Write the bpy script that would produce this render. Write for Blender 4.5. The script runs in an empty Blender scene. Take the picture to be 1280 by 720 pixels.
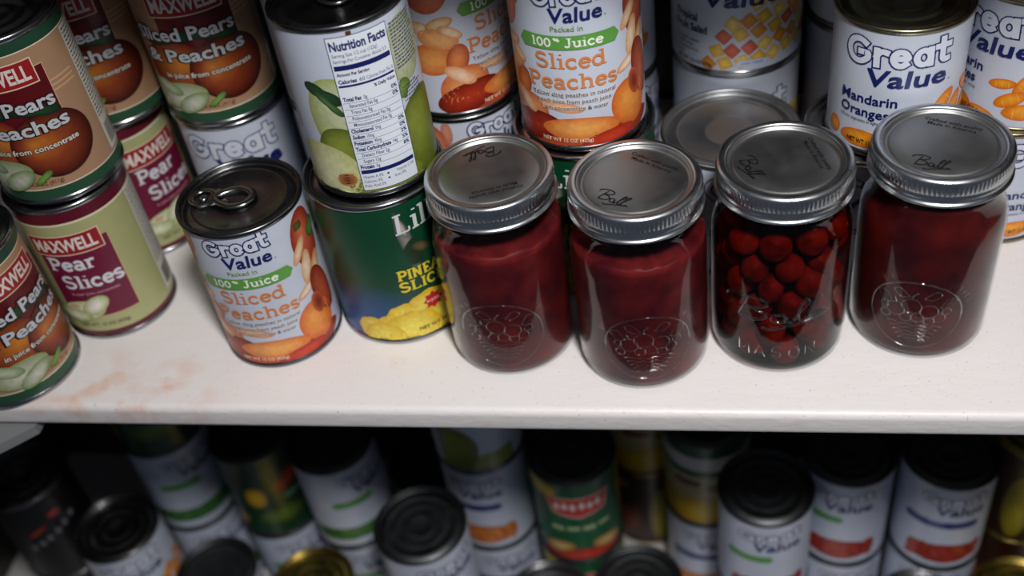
import bpy, bmesh, math, random
from math import pi, sin, cos, radians
from mathutils import Vector, Matrix

random.seed(7)
C = bpy.context.scene.collection
scene = bpy.context.scene
MM = 0.001

# ------------------------------------------------------------------ camera
cam_d = bpy.data.cameras.new('camera')
cam = bpy.data.objects.new('camera', cam_d)
C.objects.link(cam)
CY, CP, CR, CF = -0.23271, 0.73761, -0.16685, 1405.3
fw = Vector((sin(CY)*cos(CP), cos(CY)*cos(CP), -sin(CP)))
r0 = Vector((cos(CY), -sin(CY), 0))
u0 = r0.cross(fw)
rr = cos(CR)*r0 + sin(CR)*u0
uu = -sin(CR)*r0 + cos(CR)*u0
mw = Matrix((rr, uu, -fw)).transposed().to_4x4()
mw.translation = Vector((105.581, -433.59, 506.051))*MM
cam.matrix_world = mw
cam_d.sensor_width = 36
cam_d.lens = CF/1280*36
cam_d.clip_start = 0.02
cam_d.dof.use_dof = True
cam_d.dof.focus_distance = 0.635
cam_d.dof.aperture_fstop = 4.0
scene.camera = cam

# ------------------------------------------------------------------ world and light
w = bpy.data.worlds.new('world')
scene.world = w
w.use_nodes = True
bg = w.node_tree.nodes['Background']
bg.inputs[0].default_value = (0.62, 0.74, 1.0, 1)
bg.inputs[1].default_value = 0.06

def spot_light(name, loc, target, radius, power, angle, col):
    d = bpy.data.lights.new(name, 'SPOT')
    d.shadow_soft_size = radius; d.energy = power; d.color = col
    d.spot_size = math.radians(angle); d.spot_blend = 1.0
    o = bpy.data.objects.new(name, d)
    C.objects.link(o)
    o.location = loc
    o.rotation_euler = (Vector(target)-Vector(loc)).to_track_quat('-Z', 'Y').to_euler()
    return o
spot_light('ceiling_lamp', (0.28, -0.52, 1.02), (0.10, -0.01, 0.0), 0.08, 56.0, 72, (1.0, 0.97, 0.96))

scene.view_settings.view_transform = 'Standard'
scene.view_settings.look = 'None'
scene.view_settings.exposure = 0.0
scene.view_settings.gamma = 1.0
scene.view_settings.use_curve_mapping = False

# ------------------------------------------------------------------ materials
def lin(h):
    h = h.lstrip('#')
    out = []
    for i in (0, 2, 4):
        c = int(h[i:i+2], 16)/255
        out.append(c/12.92 if c <= 0.04045 else ((c+0.055)/1.055)**2.4)
    return out

def mat(name, col='#808080', rough=0.5, metal=0.0, **kw):
    m = bpy.data.materials.new(name)
    m.use_nodes = True
    b = m.node_tree.nodes['Principled BSDF']
    b.inputs['Base Color'].default_value = (*lin(col), 1)
    b.inputs['Roughness'].default_value = rough
    b.inputs['Metallic'].default_value = metal
    for k, v in kw.items():
        b.inputs[k].default_value = v
    return m

def nd(m, t): return m.node_tree.nodes.new(t)
def lk(m, a, b): m.node_tree.links.new(a, b)
def bsdf(m): return m.node_tree.nodes['Principled BSDF']

def noise_bump(m, scale, strength, dist=0.0005, detail=4, stretch=None):
    tc = nd(m, 'ShaderNodeTexCoord'); n = nd(m, 'ShaderNodeTexNoise'); b = nd(m, 'ShaderNodeBump')
    n.inputs['Scale'].default_value = scale; n.inputs['Detail'].default_value = detail
    if stretch:
        mp = nd(m, 'ShaderNodeMapping'); mp.inputs['Scale'].default_value = stretch
        lk(m, tc.outputs['Object'], mp.inputs[0]); lk(m, mp.outputs[0], n.inputs['Vector'])
    else:
        lk(m, tc.outputs['Object'], n.inputs['Vector'])
    b.inputs['Strength'].default_value = strength; b.inputs['Distance'].default_value = dist
    lk(m, n.outputs['Fac'], b.inputs['Height']); lk(m, b.outputs[0], bsdf(m).inputs['Normal'])
    return n

def print_material(name, rough, mottle, scale):
    m = mat(name, rough=rough)
    a = nd(m, 'ShaderNodeAttribute'); a.attribute_name = 'Col'
    tc = nd(m, 'ShaderNodeTexCoord'); n = nd(m, 'ShaderNodeTexNoise')
    n.inputs['Scale'].default_value = scale; n.inputs['Detail'].default_value = 5
    lk(m, tc.outputs['Object'], n.inputs['Vector'])
    mr = nd(m, 'ShaderNodeMapRange')
    mr.inputs['From Min'].default_value = 0.3; mr.inputs['From Max'].default_value = 0.7
    mr.inputs['To Min'].default_value = 1-mottle; mr.inputs['To Max'].default_value = 1+mottle*0.4
    lk(m, n.outputs['Fac'], mr.inputs['Value'])
    mx = nd(m, 'ShaderNodeVectorMath'); mx.operation = 'SCALE'
    lk(m, a.outputs['Color'], mx.inputs[0]); lk(m, mr.outputs[0], mx.inputs['Scale'])
    lk(m, mx.outputs[0], bsdf(m).inputs['Base Color'])
    return m

M = {}
M['paper'] = print_material('printed_paper', 0.36, 0.05, 60)
M['ink'] = print_material('printing_ink', 0.38, 0.03, 60)
M['fruit'] = print_material('printed_fruit', 0.36, 0.16, 260)

def metal(name, col, rough, stretch=None, s=40):
    m = mat(name, col, rough, 1.0)
    tc = nd(m, 'ShaderNodeTexCoord'); mp = nd(m, 'ShaderNodeMapping'); n = nd(m, 'ShaderNodeTexNoise')
    mp.inputs['Scale'].default_value = stretch or (1, 1, 1)
    n.inputs['Scale'].default_value = s; n.inputs['Detail'].default_value = 3
    lk(m, tc.outputs['Object'], mp.inputs[0]); lk(m, mp.outputs[0], n.inputs['Vector'])
    mr = nd(m, 'ShaderNodeMapRange'); mr.inputs['To Min'].default_value = rough*0.75; mr.inputs['To Max'].default_value = rough*1.3
    lk(m, n.outputs['Fac'], mr.inputs['Value']); lk(m, mr.outputs[0], bsdf(m).inputs['Roughness'])
    return m
M['tin'] = metal('tinned_steel', '#A4A6A8', 0.22, s=90)
M['tin_dark'] = metal('dark_tinned_steel', '#77787A', 0.27, s=90)
M['tin_shade'] = metal('dull_shaded_steel', '#55585A', 0.42, s=90)  # dull tin, darkened: the shelf's shade over the lower cans is in its colour
M['tin_olive'] = metal('dull_lacquered_steel', '#8C8870', 0.30, s=90)
M['tin_pale'] = metal('pale_tinned_steel', '#B6B8BA', 0.36, s=90)
M['tin_gold'] = metal('gold_lacquered_steel', '#A08E4E', 0.28, s=90)
def rust(m, c1, c2):
    n = nd(m, 'ShaderNodeTexNoise'); n.inputs['Scale'].default_value = 28; n.inputs['Detail'].default_value = 6
    tc = nd(m, 'ShaderNodeTexCoord'); cr = nd(m, 'ShaderNodeValToRGB')
    cr.color_ramp.elements[0].position = 0.5; cr.color_ramp.elements[1].position = 0.68
    cr.color_ramp.elements[0].color = (*lin(c1), 1); cr.color_ramp.elements[1].color = (*lin(c2), 1)
    lk(m, tc.outputs['Object'], n.inputs['Vector']); lk(m, n.outputs['Fac'], cr.inputs[0]); lk(m, cr.outputs[0], bsdf(m).inputs['Base Color'])
rust(M['tin_olive'], '#8C8870', '#6B4A30')
M['band'] = metal('zinc_band', '#CDD1D3', 0.29, s=120)
M['lid'] = metal('jar_lid_metal', '#A3A3A2', 0.40, s=70)
M['lid_ink'] = mat('lid_ink', '#141414', 0.5)

# thin glass: clear with a Fresnel reflection, faint tint
def glass_mat(name, ior):
    m = bpy.data.materials.new(name); m.use_nodes = True
    nt = m.node_tree; nt.nodes.clear()
    out = nt.nodes.new('ShaderNodeOutputMaterial'); mix = nt.nodes.new('ShaderNodeMixShader')
    tr = nt.nodes.new('ShaderNodeBsdfTransparent'); gl = nt.nodes.new('ShaderNodeBsdfGlossy')
    fr = nt.nodes.new('ShaderNodeFresnel')
    ge = nt.nodes.new('ShaderNodeNewGeometry'); mr = nt.nodes.new('ShaderNodeMapRange')   # same reflectance from either side of the thin wall
    mr.inputs['To Min'].default_value = ior; mr.inputs['To Max'].default_value = 1/ior
    nt.links.new(ge.outputs['Backfacing'], mr.inputs['Value']); nt.links.new(mr.outputs[0], fr.inputs['IOR'])
    tr.inputs[0].default_value = (0.93, 0.95, 0.95, 1)
    gl.inputs['Roughness'].default_value = 0.03; gl.inputs[0].default_value = (1, 1, 1, 1)
    tc = nt.nodes.new('ShaderNodeTexCoord'); n = nt.nodes.new('ShaderNodeTexNoise'); b = nt.nodes.new('ShaderNodeBump')
    n.inputs['Scale'].default_value = 55; n.inputs['Detail'].default_value = 1
    b.inputs['Strength'].default_value = 0.22; b.inputs['Distance'].default_value = 0.001
    nt.links.new(tc.outputs['Object'], n.inputs['Vector']); nt.links.new(n.outputs['Fac'], b.inputs['Height'])
    nt.links.new(b.outputs[0], gl.inputs['Normal'])
    nt.links.new(b.outputs[0], fr.inputs['Normal'])
    nt.links.new(fr.outputs[0], mix.inputs[0]); nt.links.new(tr.outputs[0], mix.inputs[1]); nt.links.new(gl.outputs[0], mix.inputs[2])
    nt.links.new(mix.outputs[0], out.inputs[0])
    return m
M['glass'] = glass_mat('jar_glass', 1.33)
M['glass_raised'] = glass_mat('raised_jar_glass', 1.62)
M['glass_in'] = glass_mat('jar_glass_wet_side', 1.13)   # glass against jam or syrup hardly reflects

def mottled(name, c1, c2, scale, rough, detail=5, **kw):
    m = mat(name, c1, rough, **kw)
    tc = nd(m, 'ShaderNodeTexCoord'); n = nd(m, 'ShaderNodeTexNoise'); cr = nd(m, 'ShaderNodeValToRGB')
    n.inputs['Scale'].default_value = scale; n.inputs['Detail'].default_value = detail
    cr.color_ramp.elements[0].position = 0.35; cr.color_ramp.elements[1].position = 0.68
    cr.color_ramp.elements[0].color = (*lin(c1), 1); cr.color_ramp.elements[1].color = (*lin(c2), 1)
    lk(m, tc.outputs['Object'], n.inputs['Vector']); lk(m, n.outputs['Fac'], cr.inputs[0])
    lk(m, cr.outputs[0], bsdf(m).inputs['Base Color'])
    return m
M['jam'] = mottled('dark_red_jam', '#440C14', '#76201F', 45, 0.45)
M['jam_b'] = mottled('deep_red_jam', '#38090E', '#651713', 45, 0.45)
M['cherry'] = mottled('cherry_skin', '#5C0F10', '#A8381A', 75, 0.45)
for k in ('jam', 'jam_b', 'cherry'): bsdf(M[k]).inputs['Specular IOR Level'].default_value = 0.12
for k in ('jam', 'jam_b'):
    bsdf(M[k]).inputs['Subsurface Weight'].default_value = 0.4
    bsdf(M[k]).inputs['Subsurface Radius'].default_value = (1.0, 0.25, 0.2)
    bsdf(M[k]).inputs['Subsurface Scale'].default_value = 0.012
def syrup():
    m = bpy.data.materials.new('red_syrup'); m.use_nodes = True
    nt = m.node_tree; nt.nodes.clear()
    out = nt.nodes.new('ShaderNodeOutputMaterial'); tr = nt.nodes.new('ShaderNodeBsdfTransparent')
    tr.inputs[0].default_value = (0.56, 0.29, 0.28, 1)
    nt.links.new(tr.outputs[0], out.inputs[0])
    return m
M['syrup'] = syrup()

def shelf_paint(name, base, worn):
    m = mat(name, base, 0.42)
    tc = nd(m, 'ShaderNodeTexCoord')
    n = nd(m, 'ShaderNodeTexNoise'); n.inputs['Scale'].default_value = 9; n.inputs['Detail'].default_value = 9; n.inputs['Roughness'].default_value = 0.7
    cr = nd(m, 'ShaderNodeValToRGB')
    cr.color_ramp.elements[0].position = 0.60; cr.color_ramp.elements[1].position = 0.80
    cr.color_ramp.elements[0].color = (*lin(base), 1); cr.color_ramp.elements[1].color = (*lin(worn), 1)
    n2 = nd(m, 'ShaderNodeTexNoise'); n2.inputs['Scale'].default_value = 520; n2.inputs['Detail'].default_value = 5
    cr2 = nd(m, 'ShaderNodeValToRGB'); cr2.color_ramp.elements[0].position = 0.20; cr2.color_ramp.elements[1].position = 0.36
    cr2.color_ramp.elements[0].color = (*lin('#B0A49C'), 1); cr2.color_ramp.elements[1].color = (1, 1, 1, 1)
    mx = nd(m, 'ShaderNodeVectorMath'); mx.operation = 'MULTIPLY'
    for a in (n, n2): lk(m, tc.outputs['Object'], a.inputs['Vector'])
    lk(m, n.outputs['Fac'], cr.inputs[0]); lk(m, n2.outputs['Fac'], cr2.inputs[0])
    lk(m, cr.outputs[0], mx.inputs[0]); lk(m, cr2.outputs[0], mx.inputs[1]); lk(m, mx.outputs[0], bsdf(m).inputs['Base Color'])
    # an old orange stain left near the front edge
    ds = nd(m, 'ShaderNodeVectorMath'); ds.operation = 'DISTANCE'; ds.inputs[1].default_value = (-0.268, 0.008, 0.0)
    mp0 = nd(m, 'ShaderNodeMapping'); mp0.inputs['Scale'].default_value = (1, 1.6, 1); lk(m, tc.outputs['Object'], mp0.inputs[0]); lk(m, mp0.outputs[0], ds.inputs[0])
    fall = nd(m, 'ShaderNodeMapRange'); fall.inputs['From Min'].default_value = 0.01; fall.inputs['From Max'].default_value = 0.085; fall.inputs['To Min'].default_value = 1; fall.inputs['To Max'].default_value = 0
    lk(m, ds.outputs['Value'], fall.inputs['Value'])
    n4 = nd(m, 'ShaderNodeTexNoise'); n4.inputs['Scale'].default_value = 45; n4.inputs['Detail'].default_value = 8; lk(m, tc.outputs['Object'], n4.inputs['Vector'])
    mr4 = nd(m, 'ShaderNodeMapRange'); mr4.inputs['From Min'].default_value = 0.46; mr4.inputs['From Max'].default_value = 0.66; lk(m, n4.outputs['Fac'], mr4.inputs['Value'])
    mu = nd(m, 'ShaderNodeMath'); mu.operation = 'MULTIPLY'; lk(m, fall.outputs[0], mu.inputs[0]); lk(m, mr4.outputs[0], mu.inputs[1])
    st = nd(m, 'ShaderNodeMix'); st.data_type = 'RGBA'; st.inputs[7].default_value = (*lin('#DDAF96'), 1)
    lk(m, mu.outputs[0], st.inputs[0]); lk(m, mx.outputs[0], st.inputs[6]); lk(m, st.outputs[2], bsdf(m).inputs['Base Color'])
    n3 = nd(m, 'ShaderNodeTexNoise'); n3.inputs['Scale'].default_value = 160; n3.inputs['Detail'].default_value = 6
    mp = nd(m, 'ShaderNodeMapping'); mp.inputs['Scale'].default_value = (0.5, 1, 1)
    b = nd(m, 'ShaderNodeBump'); b.inputs['Strength'].default_value = 0.6; b.inputs['Distance'].default_value = 0.0007
    lk(m, tc.outputs['Object'], mp.inputs[0]); lk(m, mp.outputs[0], n3.inputs['Vector'])
    lk(m, n3.outputs['Fac'], b.inputs['Height']); lk(m, b.outputs[0], bsdf(m).inputs['Normal'])
    return m
M['shelf'] = shelf_paint('painted_shelf', '#E6E2E0', '#DDB39C')
M['wall'] = shelf_paint('painted_wall', '#3A3633', '#2C2825')
M['grey'] = mat('grey_paint', '#7E8082', 0.5); noise_bump(M['grey'], 120, 0.4)

# ------------------------------------------------------------------ mesh helpers (all in millimetres)
def link_mesh(name, bm, m, parent=None, smooth=True, cols=None):
    me = bpy.data.meshes.new(name)
    bmesh.ops.scale(bm, vec=(MM, MM, MM), verts=bm.verts)
    bm.to_mesh(me); bm.free()
    if smooth:
        me.polygons.foreach_set('use_smooth', [True]*len(me.polygons))
    me.materials.append(m)
    o = bpy.data.objects.new(name, me)
    C.objects.link(o)
    if parent: o.parent = parent
    return o

def tag(o, label=None, cat=None, group=None, kind=None):
    if label: o['label'] = label
    if cat: o['category'] = cat
    if group: o['group'] = group
    if kind: o['kind'] = kind
    return o

def empty(name, loc=(0, 0, 0), rz=0):
    o = bpy.data.objects.new(name, None)
    o.empty_display_size = 0.02
    C.objects.link(o)
    o.location = Vector(loc)*MM; o.rotation_euler = (0, 0, rz)
    return o

def lathe(bm, prof, seg=96, rfun=None):
    rings = []
    for (r, z) in prof:
        if r < 1e-6:
            rings.append([bm.verts.new((0, 0, z))])
        else:
            ring = []
            for i in range(seg):
                a = 2*pi*i/seg
                q = r if rfun is None else rfun(r, z, i)
                ring.append(bm.verts.new((q*cos(a), q*sin(a), z)))
            rings.append(ring)
    for A, B in zip(rings, rings[1:]):
        n = seg
        for i in range(n):
            j = (i+1) % n
            if len(A) == 1 and len(B) == 1: continue
            if len(A) == 1: bm.faces.new((A[0], B[j], B[i]))
            elif len(B) == 1: bm.faces.new((A[i], A[j], B[0]))
            else: bm.faces.new((A[i], A[j], B[j], B[i]))
    return bm

def box(bm, x0, x1, y0, y1, z0, z1, bev=0, seg=3):
    g = bmesh.ops.create_cube(bm, size=1)
    for v in g['verts']:
        v.co = Vector((x0+(v.co.x+.5)*(x1-x0), y0+(v.co.y+.5)*(y1-y0), z0+(v.co.z+.5)*(z1-z0)))
    if bev:
        es = list({e for v in g['verts'] for e in v.link_edges})
        bmesh.ops.bevel(bm, geom=es, offset=bev, segments=seg, profile=0.5, affect='EDGES')

def tube(bm, pts, rad, n=6, closed=False, flat=1.0):
    pts = [Vector(p) for p in pts]
    N = len(pts); rings = []
    up = Vector((0, 0, 1))
    for i, p in enumerate(pts):
        a = pts[(i-1) % N] if (closed or i > 0) else p
        b = pts[(i+1) % N] if (closed or i < N-1) else p
        t = (b-a)
        if t.length < 1e-9: t = Vector((1, 0, 0))
        t.normalize()
        s = t.cross(up)
        if s.length < 1e-3: s = t.cross(Vector((0, 1, 0)))
        s.normalize(); q = s.cross(t)
        rings.append([bm.verts.new(p + rad*(cos(2*pi*k/n)*s + flat*sin(2*pi*k/n)*q)) for k in range(n)])
    m = N if closed else N-1
    for i in range(m):
        A, B = rings[i], rings[(i+1) % N]
        for k in range(n):
            bm.faces.new((A[k], A[(k+1) % n], B[(k+1) % n], B[k]))
    if not closed:
        bm.faces.new(rings[0]); bm.faces.new(rings[-1])

# ------------------------------------------------------------------ flat printing, wrapped round a cylinder
_gl = {}
def text_geo(s, bold=0.0, shear=0.0, space=1.0):
    key = (s, round(bold, 4), shear, space)
    if key in _gl: return _gl[key]
    cu = bpy.data.curves.new('t', 'FONT')
    cu.body = s; cu.offset = bold; cu.resolution_u = 2; cu.shear = shear; cu.space_character = space
    ob = bpy.data.objects.new('t', cu)
    me = bpy.data.meshes.new_from_object(ob)
    vs = [(v.co.x, v.co.y) for v in me.vertices]
    fs = [tuple(p.vertices) for p in me.polygons]
    bpy.data.objects.remove(ob); bpy.data.curves.remove(cu); bpy.data.meshes.remove(me)
    _gl[key] = (vs, fs)
    return _gl[key]
def _capheight():
    vs, fs = text_geo('H')
    return max(v[1] for v in vs)
CAP = _capheight()

def arc(cx, cy, rx, ry, a0, a1, n=9):
    return [(cx+rx*cos(radians(a0+(a1-a0)*i/n)), cy+ry*sin(radians(a0+(a1-a0)*i/n))) for i in range(n+1)]
X = 0.68
SL = {  # slab serif stroke letters: advance, strokes, serif bars (x centre, y, half width)
 'S': (.66, [arc(.31, .74, .23, .22, 40, 270)+arc(.31, .27, .25, .24, 90, -140)], [], [(.52, .78, .92), (.07, .08, .24)]),
 'l': (.34, [[(.17, .04), (.17, 1)]], [(.17, .035, .14), (.10, .97, .09)], []),
 'i': (.34, [[(.17, .04), (.17, X)], [(.17, .90), (.17, .97)]], [(.17, .035, .14), (.10, X-.03, .09)], []),
 'L': (.66, [[(.17, .04), (.17, 1)]], [(.30, .04, .27), (.17, .97, .15)], [(.57, .04, .25)]),
 'c': (.54, [arc(.29, .34, .22, .31, 50, 320)], [], [(.44, .45, .62)]),
 'e': (.56, [arc(.29, .34, .22, .31, 0, 320), [(.08, .36), (.50, .36)]], [], []),
 'd': (.62, [arc(.28, .34, .21, .31, 0, 360, 14), [(.49, .04), (.49, 1)]], [(.54, .035, .09), (.43, .97, .09)], []),
 'P': (.66, [[(.17, .04), (.17, 1)], [(.17, .95), (.36, .95)]+arc(.38, .71, .21, .24, 90, -90)+[(.17, .47)]], [(.17, .035, .16), (.13, .97, .12)], []),
 'a': (.58, [arc(.25, .20, .17, .17, 0, 360, 12), [(.10, .56)]+arc(.26, .48, .17, .18, 130, 0)+[(.43, .05), (.53, .05)]], [], []),
 'h': (.64, [[(.15, .04), (.15, 1)], [(.15, .45)]+arc(.32, .46, .17, .20, 160, 0)+[(.49, .04)]], [(.15, .035, .13), (.09, .97, .09), (.49, .035, .12)], []),
 's': (.48, [arc(.24, .50, .16, .15, 40, 270, 7)+arc(.24, .19, .17, .16, 90, -140, 7)], [], [(.39, .52, .64), (.06, .05, .17)]),
 'r': (.48, [[(.15, .04), (.15, X)], arc(.33, .42, .18, .22, 170, 50, 5)], [(.16, .035, .14), (.10, X-.03, .09)], []),
 'y': (.56, [[(.10, X), (.29, .08)], [(.47, X), (.24, -.18), (.12, -.2)]], [(.11, X-.03, .12), (.46, X-.03, .11)], []),
 'u': (.64, [[(.15, X), (.15, .22)]+arc(.31, .21, .16, .17, 180, 330)+[(.49, .24)], [(.49, X), (.49, .04)]], [(.10, X-.03, .10), (.44, X-.03, .10), (.54, .035, .09)], []),
 'J': (.52, [[(.34, 1), (.34, .25)]+arc(.19, .22, .15, .18, 0, -160)], [(.32, .97, .17)], []),
 '1': (.46, [[(.23, .04), (.23, .97), (.10, .85)]], [(.23, .035, .15)], []),
 '0': (.60, [arc(.29, .5, .21, .45, 0, 360, 16)], [], []),
 '%': (.50, [arc(.13, .78, .09, .13, 0, 360, 8), arc(.36, .52, .09, .13, 0, 360, 8), [(.12, .45), (.38, .9)]], [], []),
 'I': (.34, [[(.17, .04), (.17, .97)]], [(.17, .035, .14), (.17, .97, .14)], []),
 'N': (.72, [[(.14, .04), (.14, .95), (.54, .05), (.54, .97)]], [(.14, .035, .12), (.11, .97, .11), (.55, .97, .12)], []),
 'E': (.60, [[(.17, .04), (.17, .97)], [(.17, .5), (.42, .5)]], [(.28, .04, .24), (.28, .96, .24)], [(.52, .04, .26), (.52, .74, .96)]),
 'A': (.70, [[(.10, .04), (.34, .97), (.58, .04)], [(.19, .33), (.49, .33)]], [(.10, .035, .12), (.58, .035, .12)], []),
 'C': (.66, [arc(.34, .5, .25, .45, 45, 315, 12)], [], [(.54, .66, .90)]),
 ' ': (.30, [], [], []),
 '&': (.70, [[(.60, .05), (.20, .72)]+arc(.31, .80, .12, .14, 190, -40)+[(.16, .38)]+arc(.28, .22, .17, .18, 160, 330)+[(.58, .45)]], [], []),
}

class Art:
    """flat shapes in label space: u = millimetres round the can (0 in front), v = height"""
    def __init__(s): s.v = []; s.c = []; s.f = []
    def _add(s, vs, fs, cols, off):
        b = len(s.v)
        s.v += [(x, y, off) for x, y in vs]; s.c += cols
        s.f += [tuple(i+b for i in f) for f in fs]
    def rect(s, u0, u1, v0, v1, col, off, n=None, skew=0):
        n = n or max(1, int(abs(u1-u0)/3))
        vs = []
        for i in range(n+1):
            t = i/n; x = u0+(u1-u0)*t
            vs += [(x, v0+skew*t), (x, v1+skew*t)]
        s._add(vs, [(2*i, 2*i+2, 2*i+3, 2*i+1) for i in range(n)], [lin(col)]*len(vs), off)
    def poly(s, pts, col, off):
        bm = bmesh.new()
        bm.faces.new([bm.verts.new((x, y, 0)) for x, y in pts])
        s._bm(bm, col, off)
    def _bm(s, bm, col, off, step=3.0):
        xs = [v.co.x for v in bm.verts]
        x0, x1 = min(xs), max(xs)
        k = math.floor(x0/step)+1
        while k*step < x1:
            bmesh.ops.bisect_plane(bm, geom=bm.verts[:]+bm.edges[:]+bm.faces[:], plane_co=(k*step, 0, 0), plane_no=(1, 0, 0))
            k += 1
        bm.verts.index_update()
        s._add([(v.co.x, v.co.y) for v in bm.verts], [tuple(v.index for v in f.verts) for f in bm.faces], [lin(col)]*len(bm.verts), off)
        bm.free()
    def text(s, t, u, v, cap, col, off, bold=0.0, width=None, align='C', rot=0, shear=0.0, sx=1.0):
        vs, fs = text_geo(t, bold, shear)
        if not vs: return
        k = cap/CAP
        a = min(p[0] for p in vs); b = max(p[0] for p in vs)
        kx = (width/(b-a)) if width else k*sx
        W = (b-a)*kx
        ox = {'C': -W/2, 'L': 0, 'R': -W}[align]
        cr, sr = cos(rot), sin(rot)
        pts = []
        for x, y in vs:
            px, py = (x-a)*kx+ox, y*k
            pts.append((u+px*cr-py*sr, v+px*sr+py*cr))
        if cap < 4:
            s._add(pts, fs, [lin(col)]*len(pts), off)
        else:
            bm = bmesh.new()
            bv = [bm.verts.new((x, y, 0)) for x, y in pts]
            for f in fs:
                try: bm.faces.new([bv[i] for i in f])
                except ValueError: pass
            s._bm(bm, col, off)
    def stroke(s, pts, wd, col, off, caps=False):
        vs = []; fs = []
        h = wd/2
        for (x0, y0), (x1, y1) in zip(pts, pts[1:]):
            d = math.hypot(x1-x0, y1-y0)
            if d < 1e-6: continue
            n = max(1, int(d/3)); nx, ny = -(y1-y0)/d*h, (x1-x0)/d*h
            for i in range(n):
                a, b = i/n, (i+1)/n
                p = (x0+(x1-x0)*a, y0+(y1-y0)*a); q = (x0+(x1-x0)*b, y0+(y1-y0)*b)
                k = len(vs)
                vs += [(p[0]+nx, p[1]+ny), (p[0]-nx, p[1]-ny), (q[0]-nx, q[1]-ny), (q[0]+nx, q[1]+ny)]
                fs.append((k, k+1, k+2, k+3))
        if caps:   # square ends, as on block letters
            pts = list(pts)
            for (a, b) in ((pts[1], pts[0]), (pts[-2], pts[-1])):
                d = math.hypot(b[0]-a[0], b[1]-a[1]); ex, ey = (b[0]-a[0])/d*h, (b[1]-a[1])/d*h
                k = len(vs)
                vs += [(b[0]+ey, b[1]-ex), (b[0]+ex+ey, b[1]+ey-ex), (b[0]+ex-ey, b[1]+ey+ex), (b[0]-ey, b[1]+ex)]
                fs.append((k, k+1, k+2, k+3))
        for (x, y) in pts[1:-1]:
            k = len(vs)
            vs += [(x+h*cos(pi*i/3), y+h*sin(pi*i/3)) for i in range(6)]
            fs.append(tuple(range(k, k+6)))
        s._add(vs, fs, [lin(col)]*len(vs), off)
    def slab(s, t, u, v, cap, width, col, off, weight=0.17, align='C', extra=0.0, rot=0, shear=0):
        adv = sum(SL[ch][0] for ch in t)
        k = width/adv; ox = {'C': -width/2, 'L': 0, 'R': -width}[align]
        x = 0
        wd = weight*cap+extra
        def T(px, py):
            px, py = (x+px)*k+ox+shear*py*cap, py*cap
            return (u+px*cos(rot)-py*sin(rot), v+px*sin(rot)+py*cos(rot))
        for ch in t:
            a, st, bars, ticks = SL[ch]
            for p in st: s.stroke([T(*q) for q in p], wd, col, off)
            for (bx, by, hw) in bars: s.stroke([T(bx-hw, by), T(bx+hw, by)], wd*0.5+extra*.5, col, off+.002)
            for (bx, y0, y1) in ticks: s.stroke([T(bx, y0), T(bx, y1)], wd*0.5+extra*.5, col, off+.002)
            x += a
    def blob(s, cx, cy, rx, ry, c_in, c_out, off, rot=0, hl=(0, 0), shape=None, vlim=(3.6, 107.6), n=26, rings=4, ulim=None, mid=None):
        """a rounded fruit shape with its printed shading running from c_in to c_out"""
        ci, co = lin(c_in), lin(c_out)
        if rings > 1:
            n = max(n, int(6.28*max(rx, ry)/3)); rings = max(rings, int(max(rx, ry)/3.2))
        cm = lin(mid) if mid else None
        vs = [(cx+hl[0]*rx, cy+hl[1]*ry)]; cs = [ci]; fs = []
        for r in range(1, rings+1):
            t = r/rings
            for i in range(n):
                a = 2*pi*i/n
                k = shape(a) if shape else 1.0
                x = rx*t*k*cos(a)+hl[0]*rx*(1-t); y = ry*t*k*sin(a)+hl[1]*ry*(1-t)
                vs.append((cx+x*cos(rot)-y*sin(rot), cy+x*sin(rot)+y*cos(rot)))
                if cm:
                    c = [p+(q-p)*min(1, t*2) for p, q in zip(ci, cm)] if t <= .5 else [p+(q-p)*(t*2-1) for p, q in zip(cm, co)]
                else:
                    c = [p+(q-p)*t**1.6 for p, q in zip(ci, co)]
                cs.append(c)
        for i in range(n):
            j = (i+1) % n
            fs.append((0, 1+i, 1+j))
            for r in range(rings-1):
                fs.append((1+r*n+i, 1+(r+1)*n+i, 1+(r+1)*n+j, 1+r*n+j))
        vs = [(x if not ulim else min(max(x, ulim[0]), ulim[1]), min(max(y, vlim[0]), vlim[1])) for x, y in vs]
        s._add(vs, fs, cs, off)
    def build(s, name, m, parent, R):
        me = bpy.data.meshes.new(name)
        co = []
        for (u, v, off) in s.v:
            a = u/R; r = R+off
            co.append((r*sin(a)*MM, -r*cos(a)*MM, v*MM))
        me.from_pydata(co, [], s.f)
        at = me.color_attributes.new('Col', 'FLOAT_COLOR', 'POINT')
        at.data.foreach_set('color', [x for c in s.c for x in (*c, 1.0)])
        me.polygons.foreach_set('use_smooth', [True]*len(me.polygons))
        me.materials.append(m)
        me.update()
        o = bpy.data.objects.new(name, me); C.objects.link(o); o.parent = parent
        return o

def half(a): return 1.0-0.30*max(0, sin(a))
def leaf(a): return 0.45+0.55*abs(cos(a))**1.5
def pear(a):
    return 1.0 - 0.38*max(0, sin(a))**1.2
def bumpy(a): return 1+0.06*sin(5*a)+0.04*sin(3*a+1)

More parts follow.
